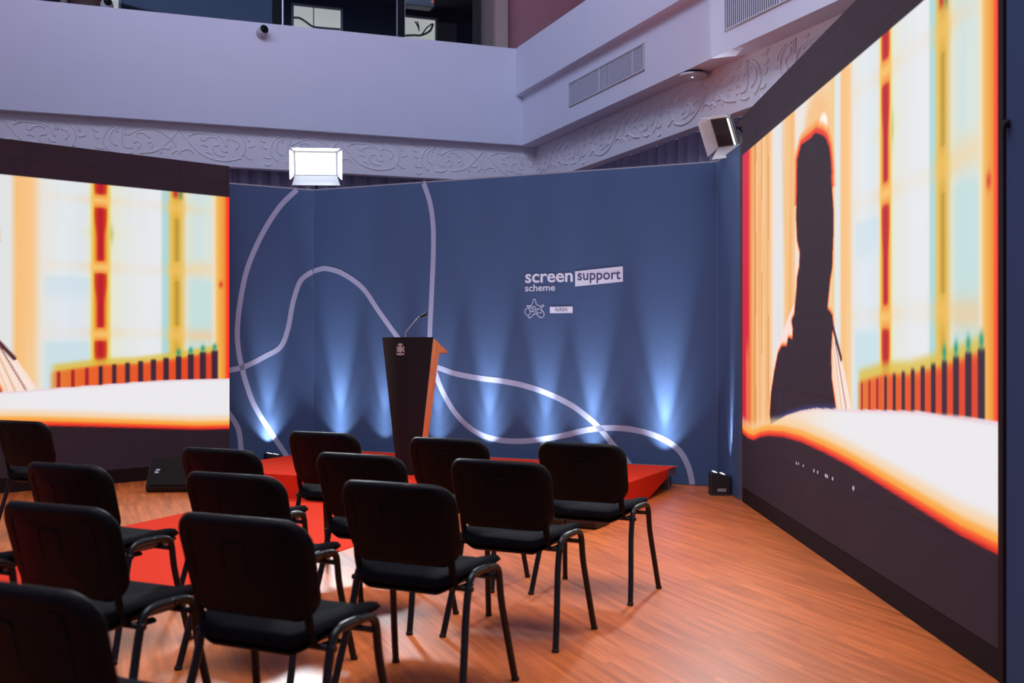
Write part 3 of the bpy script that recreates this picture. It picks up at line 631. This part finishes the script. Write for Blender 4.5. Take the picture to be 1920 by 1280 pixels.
yc = 1.22; mb.add([(W+.004, -.004, z1), (W+.004, D-.28, z1), (W+.004, D-.34, z1-.075), (W+.004, yc, 0.004), (W+.004, -.004, .004)], [[0, 1, 2, 3, 4]], 0)
c = mb.build('carpet_cover', M['red'], st, recalc=False); so = c.modifiers.new('thickness', 'SOLIDIFY'); so.thickness = .006; so.offset = 0
# runner
Rr = Vector((-1.06, 7.24, 0)); dr = Vector((.40, 1, 0)).normalized()
def yfront(x): return FLc.y-.468*(x-FLc.x)
a = []; 
for base in (Rr, Rr-E1*1.97):
    t = 0
    p = Vector(base)
    while p.y < yfront(p.x)-.012: p += dr*.01
    a.append(p.copy())
rc, lc = a; n0 = Rr-dr*5.6; n1 = Rr-E1*1.97-dr*5.6
P4 = [rc, lc, n1, n0]
mb = MB(); mb.prism([(p.x, p.y) for p in P4], 0.0, 0.004, ax=2); o = mb.build('carpet_runner', M['red']); tag(o, 'long red carpet runner on the floor leading up the aisle to the stage', 'carpet')

# ------------------------------------------------------------------ uplights
def uplight_proto(loc, rz, label):
    r = empty('battery_uplight', loc, rz, label, 'uplight', 'small black uplights along the foot of the backdrop')
    mb = MB(); prof = [(-.085, 0), (.085, 0), (.085, .165), (.060, .175), (-.070, .205), (-.085, .195)]
    mb.prism(prof, -.075, .075); mb.box((-.088, -.078, 0), (.088, .078, .012)); o = mb.build('body', M['cabinet'], r); bv = o.modifiers.new('bevel', 'BEVEL'); bv.width = .008; bv.segments = 2
    n = Vector((.03, 0, .13)).normalized()
    for i, (x, y) in enumerate(((-.045, -.035), (-.045, .035), (.025, -.035), (.025, .035))):
        z = .205-(x+.070)*.03/.13; T = Matrix.Translation((x, y, z-.002)) @ n.to_track_quat('Z', 'Y').to_matrix().to_4x4()
        mb = MB(); mb.lathe([(.020, 0), (.018, .006), (.010, .009)], 14, T=T); mb.build('lens', M['uplens'], r)
    mb = MB(); mb.box((-.03, -.0765, .035), (.045, -.0745, .062)); mb.build('sticker', M['label_grey'], r)
    return r
def copy_tree(o, parent=None):
    c = o.copy(); COL.objects.link(c)
    if parent is not None: c.parent = parent
    for ch in [x for x in bpy.data.objects if x.parent == o]: copy_tree(ch, c)
    return c
u0 = uplight_proto((1.835, 9.86, 0), 0, 'black battery uplight on the bare floor at the foot of the narrow right panel')
pdir = Vector((BR[0]-FOLD[0], BR[1]-FOLD[1], 0)).normalized(); pn = Vector((pdir.y, -pdir.x, 0))   # pn towards the hall
UP = (0.80, 0.88, 1.0)
ups = [(503, None), (638, 44), (722, 26), (822, 26), (918, 38), (1024, 30), (1112, 34), (1247, 52)]
# left short panel
ldir = Vector((FOLD[0]-BL_[0], FOLD[1]-BL_[1], 0)).normalized(); ln = Vector((ldir.y, -ldir.x, 0))
def uplamp(base, nrm, power, dist, tz=2.9):
    up = Vector((0, 0, .20)); src = base+nrm*dist+up
    spot('uplight_spill', src, base-nrm*.02+Vector((0, 0, 1.5)), math.radians(88), 1.0, power*(0.6 if dist > .1 else 1.3), UP, .012)
    spot('uplight_beam', src, base-nrm*.005+Vector((0, 0, 2.2)), math.radians(54), 1.0, power*1.15, UP, .012)
    spot('uplight_long', base+nrm*.10+up, base+Vector((0, 0, tz)), math.radians(26), 1.0, power*9.5, UP, .02)
names = ['at the foot of the short left panel', 'nearest the fold of the backdrop', 'left of the lectern', 'just right of the lectern', 'left of the printed logos', 'below the printed logos', 'right of the printed logos', 'by the right corner of the stage']
for (u, pw), nm in zip(ups, names):
    if pw is None:
        x, z = on_panel(BL_, FOLD, u, 800); base = Vector((BL_[0], BL_[1], 0))+ldir*x; nn = ln; rz = math.atan2(ldir.y, ldir.x); pw = 28
    else:
        x, z = on_panel(FOLD, BR, u, 800); base = Vector((FOLD[0], FOLD[1], 0))+pdir*x; nn = pn; rz = math.atan2(pdir.y, pdir.x)
    c = copy_tree(u0); p = base+nn*.155; c.location = (p.x, p.y, 0); c.rotation_euler = (0, 0, rz); c.scale = (1, 1, .84); c['label'] = 'black battery uplight behind the stage, '+nm
    uplamp(base, nn, pw, .14 if nn is pn else .085, 2.9 if u < 1200 else 2.0)
b = Vector((1.93, 9.86, 0)); spot('uplight_beam', (1.872, 9.84, .215), (1.950, 9.80, .85), math.radians(17), 1.0, 150, UP, .012)
spot('uplight_spill', (1.865, 9.86, .215), (1.945, 9.86, .9), math.radians(44), 1.0, 14, UP, .012)

# ------------------------------------------------------------------ lectern
lec = empty('lectern', (-.907, 9.63, HS+.004), rz_s, 'tapered black lectern with oak sides standing on the red stage', 'lectern')
HL = 1.185
def hw(z): return .100+.150*z/HL
def dep(z): return .112+.045*z/HL
mb = MB(); vs = []; n = 14; zs = [0, .3, .6, .9, HL]
for z in zs:
    for i in range(n+1):
        t = i/n*2-1; vs.append((t*hw(z), -.075*(1-t*t)*hw(z)/.25, z))
    for i in range(n+1):
        t = 1-i/n*2; vs.append((t*hw(z), -.075*(1-t*t)*hw(z)/.25+.02, z))
m_ = 2*(n+1); fs = []
for k in range(len(zs)-1):
    for i in range(m_): fs.append([k*m_+i, k*m_+(i+1) % m_, (k+1)*m_+(i+1) % m_, (k+1)*m_+i])
k = (len(zs)-1)*m_
for i in range(n): fs.append([i, i+1, m_-2-i, m_-1-i]); fs.append([k+i, k+i+1, k+m_-2-i, k+m_-1-i])
mb.add(vs, fs); mb.build('front_panel', M['lectern_black'], lec)
for sx in (-1, 1):
    mb = MB(); t = .022
    prof = [(.021, .0), (dep(0), 0), (dep(HL-.13), HL-.135), (.30, HL-.135), (.295, HL-.12), (.02, HL-.006)]
    def X(z, o): return sx*(hw(z)-o)
    vs = [(X(z, 0.0), y, z) for y, z in prof]+[(X(z, t), y, z) for y, z in prof]; n = len(prof)
    fs = [list(range(n)), list(range(2*n-1, n-1, -1))]+[[i, (i+1) % n, (i+1) % n+n, i+n] for i in range(n)]
    mb.add(vs, fs); mb.build('side_panel', M['wood'], lec)
mb = MB(); mb.add([(-.226, .022, HL-.01), (.226, .022, HL-.01), (.212, .30, HL-.125), (-.212, .30, HL-.125), (-.226, .022, HL-.028), (.226, .022, HL-.028), (.212, .30, HL-.143), (-.212, .30, HL-.143)], [[0, 1, 2, 3], [4, 5, 6, 7], [0, 1, 5, 4], [1, 2, 6, 5], [2, 3, 7, 6], [3, 0, 4, 7]]); mb.build('reading_desk', M['wood'], lec)
mb = MB(); mb.box((-.075, .03, .30), (.075, .10, .32)); mb.build('shelf', M['wood'], lec)
mb = MB(); mb.box((-.145, .022, .70), (.145, .125, .72)); mb.build('shelf', M['wood'], lec)
# emblem: crowned shield with scroll
def cy(x): return -.075*(1-(x/.22)**2)*.93-.004
mb = MB()
def plate(pts, d=.006):
    n = len(pts); vs = [(x, cy(x)-d, z) for x, z in pts]+[(x, cy(x)+.004, z) for x, z in pts]
    mb.add(vs, [list(range(n)), list(range(2*n-1, n-1, -1))]+[[i, (i+1) % n, (i+1) % n+n, i+n] for i in range(n)])
ex, ez = -.022, 1.085
plate([(ex+.022*math.cos(a)*(1 if math.sin(a) > 0 else .95), ez-.005+.030*math.sin(a)) for a in np.linspace(0, 2*PI, 19)[:-1]])
plate([(ex-.02, ez+.026), (ex-.026, ez+.044), (ex-.013, ez+.038), (ex-.008, ez+.05), (ex, ez+.041), (ex+.008, ez+.05), (ex+.013, ez+.038), (ex+.026, ez+.044), (ex+.02, ez+.026)])
plate([(ex-.042, ez-.046), (ex-.030, ez-.036), (ex, ez-.042), (ex+.030, ez-.036), (ex+.042, ez-.046), (ex+.032, ez-.052), (ex, ez-.056), (ex-.032, ez-.052)])
for s_ in (-1, 1): plate([(ex+s_*.024, ez-.022), (ex+s_*.040, ez-.03), (ex+s_*.034, ez-.002), (ex+s_*.042, ez+.018), (ex+s_*.026, ez+.022)], .004)
mb.build('crest', M['silver'], lec)
# gooseneck microphone, held by the lectern
mic = empty('gooseneck_microphone', (-.928, 9.70, HS+HL-.04), 0, 'thin gooseneck microphone rising from the top of the lectern', 'microphone')
z0 = HS+HL-.04
pt = lambda u, v: ((u-960)/F*9.70+.928, 0, CH+(HZ-v)/F*9.70-z0)
pts = catmull([(0.003, 0, -.02), pt(760.2, 628), pt(763, 620), pt(782, 597.5)], 8); mb = MB(); mb.tube(pts, .0042, 8); mb.build('chrome_stem', M['steel'], mic)
mb = MB(); mb.tube(catmull([pt(782, 597.5), pt(785.5, 594.5), pt(789, 593.2)], 5), .0042, 8); mb.build('flexible_neck', M['black_metal'], mic)
mb = MB(); mb.tube([pt(788.5, 593.8), pt(790, 593), pt(799.5, 588.3), pt(801, 587.5)], [.007, .0115, .0115, .008], 10); mb.build('capsule', M['rubber'], mic)
mb = MB(); mb.lathe([(.025, -.03), (.025, -.018), (.012, -.010)], 16); mb.build('base', M['black_metal'], mic)

# ------------------------------------------------------------------ floor wedge monitors
def wedge(loc, rz, label, w=.30):
    r = empty('stage_monitor', loc, rz, label, 'speaker', 'black wedge-shaped stage monitors')
    prof = [(-.17, .055), (-.14, .0), (.16, 0), (.19, .05), (.10, .285), (.04, .30), (-.165, .10)]
    mb = MB(); 
    q = [( -.165, .055), (-.13, .0), (.15, 0), (.185, .05), (.115, .275), (.06, .285)]
    mb.prism(q, -w, w, ax=0); o = mb.build('cabinet', M['cabinet'], r); bv = o.modifiers.new('bevel', 'BEVEL'); bv.width = .018; bv.segments = 3
    mb = MB(); a = Vector((0, -.17, .062)); b_ = Vector((0, .055, .292)); n = Vector((0, -.23, .225)).normalized()*.008
    pts = rrect(2*w-.03, (b_-a).length-.01, .03)
    d = (b_-a).normalized(); c0 = (a+b_)/2; vs = [tuple(c0+Vector((1, 0, 0))*x+d*y+n) for x, y in pts]+[tuple(c0+Vector((1, 0, 0))*x+d*y-n*.5) for x, y in pts]; k = len(pts)
    mb.add(vs, [list(range(k)), list(range(2*k-1, k-1, -1))]+[[i, (i+1) % k, (i+1) % k+k, i+k] for i in range(k)]); mb.build('grille', M['grille'], r)
    mb = MB(); n2 = n.normalized()*.010
    for dx in (0, .012, .024):
        for sgn in (1, -1):
            p = c0+Vector((-w+.075+dx, 0, 0))+d*(.04*sgn*.35)
            q = [p+Vector((-.004, 0, 0))-d*.010, p+Vector((.004, 0, 0))-d*.010, p+Vector((.008*sgn+.004, 0, 0))+d*.010, p+Vector((.008*sgn-.004, 0, 0))+d*.010]
            mb.add([tuple(v+n2) for v in q]+[tuple(v) for v in q], [[0, 1, 2, 3], [7, 6, 5, 4], [0, 1, 5, 4], [1, 2, 6, 5], [2, 3, 7, 6], [3, 0, 4, 7]])
    mb.build('white_badge', M['logo_white'], r)
    return r
wedge((-3.09, 10.15, 0), 0.10, 'black wedge stage monitor with a small white badge before the left LED wall', .21)
wedge((.40, 8.24, 0), rz_s+PI, 'black wedge stage monitor half hidden behind the seat of the front right chair')

# ------------------------------------------------------------------ floodlights
def flood(loc, target, roll, w, h, lit, label, mount):
    r = empty('flood_light', loc, 0, label, 'flood light', 'floodlights with barn doors above the backdrop')
    d = (Vector(target)-Vector(loc)).normalized(); T = d.to_track_quat('-Y', 'Z').to_matrix().to_4x4() @ Matrix.Rotation(roll, 4, 'Y')
    r.rotation_euler = T.to_euler()       # local -Y looks at the target
    mb = MB(); mb.prism([(-w/2, -h/2), (w/2, -h/2), (w/2, h/2), (-w/2, h/2)], 0.0, .05); mb.box((-w/2+.04, .05, -h/2+.03), (w/2-.04, .13, h/2-.03), bev=.015)
    for i in range(9): x = -w/2+.07+(w-.14)*i/8; mb.box((x-.003, .13, -h/2+.04), (x+.003, .15, h/2-.04))
    mb.build('housing', M['door_grey'], r)
    mb = MB(); mb.box((-w/2+.012, -.006, -h/2+.012), (w/2-.012, .0, h/2-.012)); mb.build('lit_panel' if lit else 'led_panel', M['lamp_on'] if lit else M['lamp_off'], r)
    if not lit:
        mb = MB(); mb.box((w/2-.03, -.012, -h/2+.012), (w/2-.014, -.006, h/2-.012)); mb.build('lit_edge', M['lamp_on'], r)
    L = .13; sp = math.radians(24 if lit else 28)
    for (ax, s_, half, off) in (('x', -1, h/2, w/2), ('x', 1, h/2, w/2), ('z', 1, w/2, h/2), ('z', -1, w/2, h/2)):
        ang = sp*(1.9 if (ax == 'z' and s_ == -1 and lit) else 1.0); dx = math.sin(ang)*L; dy = -math.cos(ang)*L; sh = .035; e = half+.03
        mb = MB()
        if ax == 'x': q = [(s_*off, 0, -half), (s_*off, 0, half), (s_*(off+dx), dy, e), (s_*(off+dx), dy, -e)]
        else: q = [(-half, 0, s_*off), (half, 0, s_*off), (e, dy, s_*(off+dx)), (-e, dy, s_*(off+dx))]
        n = (Vector(q[1])-Vector(q[0])).cross(Vector(q[2])-Vector(q[1])).normalized()*.002
        q = [Vector(v) for v in q]; mb.add([tuple(v+n) for v in q]+[tuple(v-n) for v in q], [[0, 1, 2, 3], [7, 6, 5, 4], [0, 1, 5, 4], [1, 2, 6, 5], [2, 3, 7, 6], [3, 0, 4, 7]])
        mb.build('barn_door', M['door_white'], r)
    mb = MB(); yw = w/2+.02; mb.tube([(-yw, .06, 0), (-yw, .10, -.06), (-yw, .13, -h/2-.04), (0, .13, -h/2-.05), (yw, .13, -h/2-.04), (yw, .10, -.06), (yw, .06, 0)], .008, 8)
    mb.build('yoke', M['black_metal'], r)
    for s_ in (-1, 1):
        mb = MB(); mb.tube([(s_*(w/2-.005), .06, 0), (s_*(w/2+.045), .06, 0)], .012, 10); mb.build('tilt_knob', M['rubber'], r)
    Mw = Matrix.Translation(loc) @ T; bot = Mw @ Vector((0, .13, -h/2-.05))
    return r, Mw, bot
def mast(x, y, z, top, label):
    r = empty('light_stand', (x, y, 0), 0, label, 'light stand', 'stands behind the backdrop')
    mb = MB(); mb.tube([(0, 0, .02), (0, 0, z*.6)], .017, 10); mb.tube([(0, 0, z*.6), (0, 0, z)], .013, 10); mb.build('pole', M['black_metal'], r)
    mb = MB(); mb.lathe([(.075, 0), (.075, .012), (.022, .02), (.019, .26)], 20); mb.build('base', M['black_metal'], r)
    mb = MB(); mb.tube([(0, 0, z-.01), (top.x-x, top.y-y, top.z)], .011, 8); mb.build('arm', M['black_metal'], r)
f1 = Vector((-2.195, 12.47, 3.35))
r, Mw, bot = flood(f1, (-.75, 4.6, 0.9), math.radians(-1), .47, .27, True, 'brightly lit floodlight above the left fold of the backdrop, doors open', None)
mast(bot.x, bot.y+.03, bot.z-.02, bot, 'thin black stand behind the fold carrying the lit floodlight')
ld_ = area('flood_beam', Mw @ Vector((0, -.02, 0)), Mw @ Vector((0, -3, 0)), .44, .24, 95, (0.84, 0.93, 1.0), math.radians(125))
f2 = Vector((1.905, 10.02, 3.235))
r, Mw, bot = flood(f2, (-.6, 7.0, .7), math.radians(0), .20, .28, False, 'floodlight seen from the side above the right corner of the backdrop', None)
mast(max(bot.x, 2.06), max(bot.y, 10.12), bot.z-.02, bot, 'thin black stand behind the right corner of the backdrop')
area('flood_beam', Mw @ Vector((0, -.02, 0)), Mw @ Vector((0, -3, 0)), .16, .24, 22, (0.9, 0.95, 1.0), math.radians(80))

# ------------------------------------------------------------------ chairs
def seat_bend(x, y): return .437+.060*(x/.235)**2-.9*max(0, y-.13)**2-.02*max(0, -y-.1)/.1
def make_chair():
    r = empty('conference_chair', (0, 0, 0), 0, 'black conference chair', 'chair', 'black stacking chairs set out in rows')
    XS = .247
    for sx in (-1, 1):
        rear = catmull([(sx*.280, -.225, .0), (sx*.268, -.185, .14), (sx*.250, -.135, .32), (sx*.247, -.108, .425), (sx*.246, -.085, .458), (sx*.246, -.045, .470), (sx*.246, .03, .472)], 5)
        front = catmull([(sx*.246, .03, .472), (sx*.246, .085, .470), (sx*.246, .118, .458), (sx*.247, .135, .428), (sx*.250, .150, .32), (sx*.266, .185, .14), (sx*.278, .215, 0)], 5)
        for pts in (rear, front):
            mb = MB(); mb.tube(pts, .0142, 10, ry=.0142); o = mb.build('leg', M['black_metal'], r)
            e = Vector(pts[0] if pts is rear else pts[-1]); mb = MB(); mb.lathe([(.0158, 0), (.0158, .012), (.0145, .015)], 12, T=Matrix.Translation((e.x, e.y, 0))); mb.build('foot_cap', M['rubber'], o)
    for y, hw_ in ((-.112, .266), (.128, .245)):
        mb = MB(); mb.tube([(-hw_, y, .420), (hw_, y, .420)], .0105, 10); mb.build('crossbar', M['black_metal'], r)
    # seat
    out = rrect(.462, .43, .075, 6); ring = [0, .3, .55, .75, .88, .96, 1.0]
    mb = MB(); mb.pad(out, ring, lambda x, y, t: (x, y+.025, seat_bend(x, y)-.012+.040*(1-t**6)**.5), lambda x, y, t: (x, y+.025, seat_bend(x, y)-.012-.012*(1-t**5)**.5)); mb.build('seat', M['black_fabric'], r)
    mb = MB(); out2 = rrect(.445, .41, .07, 6)
    mb.pad(out2, ring, lambda x, y, t: (x, y+.025, seat_bend(x, y)-.030), lambda x, y, t: (x, y+.025, seat_bend(x, y)-.034-.018*(1-t**4)**.5)); mb.build('seat_shell', M['black_plastic'], r)
    # backrest
    zc = .665; H = .300
    def yb(x, z): return -.178-.28*(z-.50)+.10*abs(x/.235)**2.2*.40
    def wid(x, z): k = (z+H/2)/H; return x*(.955+.045*min(1, k*1.6))
    out = rrect(.50, H, .078, 8, rb=.072)
    def sag(x, z): return z-(.036*(1-(x/.235)**2) if z < -.02 else 0)*min(1, (-z)/.16)
    mb = MB(); ring = [0, .35, .6, .78, .90, .965, 1.0]
    mb.pad(out, ring, lambda x, z, t: (wid(x, z), yb(x, z+zc)+.004, zc+sag(x, z)), lambda x, z, t: (wid(x, z), yb(x, z+zc)-.022*(1-t**7)**.5-.010*(t > .80)*(1-((t-.9)/.1)**2 if t <= 1 else 0)*1.0, zc+sag(x, z))); mb.build('backrest', M['black_plastic'], r)
    mb = MB(); out3 = rrect(.47, H-.03, .065, 8)
    mb.pad(out3, ring, lambda x, z, t: (wid(x, z), yb(x, z+zc)+.008+.022*(1-t**5)**.5, zc+sag(x, z)), lambda x, z, t: (wid(x, z), yb(x, z+zc)+.002, zc+sag(x, z))); mb.build('back_cushion', M['black_fabric'], r)
    # raised lines moulded into the shell
    mb = MB()
    for ww, hh, rr_ in ((.36, .22, .03), (.085, .15, .012)):
        q = rrect(ww, hh, rr_, 4); q.append(q[0]); mb.tube([(wid(x, z), yb(x, z+zc)-.0195, zc-.005+z) for x, z in q], .0022, 6)
    mb.build('moulded_rib', M['black_plastic'], r)
    for sx in (-1, 1):
        mb = MB(); p = catmull([(sx*.205, -.178, .60), (sx*.207, -.168, .53), (sx*.207, -.156, .478), (sx*.205, -.140, .437), (sx*.20, -.105, .418), (sx*.195, -.04, .412), (sx*.195, .0, .412)], 5)
        mb.tube(p, .0095, 8, ry=.016); mb.build('back_bracket', M['black_plastic'], r)
    return r
chair0 = make_chair()
TH = -math.atan2(.45, .893)
rows = [
 (.452, 5.985, 0, 'black chair at the right end of the row nearest the stage'),
 (.038, 5.12, 0, 'black chair directly behind the right-end chair of the front row, second row'),
 (-.332, 4.325, 0, 'black chair in the lower middle of the photo, right end of the third row'),
 (-.712, 3.52, 1, 'large near chair left of centre, at the right end of the fourth row'),
 (-.256, 6.28, 0, 'front-row black chair right below the lectern base'),
 (-.620, 5.41, 1, 'second-row chair just left of the lectern, middle one of three overlapping backs'),
 (-1.008, 4.615, 1, 'third-row chair second from the right, directly behind the large near chair towards the stage'),
 (-1.362, 3.775, 1, 'fourth-row chair at the lower left with its seat over the red carpet edge'),
 (-1.0, 6.655, 0, 'front-row chair left of the lectern, backrest against the red stage'),
 (-1.34, 5.675, 0, 'second-row chair whose back overlaps the left wedge monitor'),
 (-1.79, 4.935, 2, 'third-row chair at left standing on the red carpet beside the aisle'),
 (-2.25, 4.38, 0, 'chair cut by the left picture edge with only its seat corner and front tube showing'),
 (-.975, 2.60, 0, 'nearest black chair, cropped by the bottom left corner of the photo'),
 (-3.165, 7.62, 0, 'lone chair across the aisle by the left LED wall, at the left picture edge'),
]
for i, (x, y, jit, lab) in enumerate(rows):
    c = chair0 if i == 0 else copy_tree(chair0)
    c.location = (x, y, 0.0); c.rotation_euler = (0, 0, TH+math.radians((0, .6, -.8)[jit])); c['label'] = lab
# chairs that stand on the runner are lifted by its thickness
def inside(x, y):
    s = False; P = [(p.x, p.y) for p in P4]
    for i in range(4):
        (x0, y0), (x1, y1) = P[i], P[(i+1) % 4]
        if (y0 > y) != (y1 > y) and x < (x1-x0)*(y-y0)/(y1-y0)+x0: s = not s
    return s
for o in [o for o in bpy.data.objects if o.name.startswith('conference_chair')]:
    fx = [Matrix.Rotation(o.rotation_euler.z, 2) @ Vector(v) for v in ((.26, -.22), (-.26, -.22), (.26, .21), (-.26, .21))]
    if sum(inside(o.location.x+v.x, o.location.y+v.y) for v in fx) >= 1: o.location.z = .004
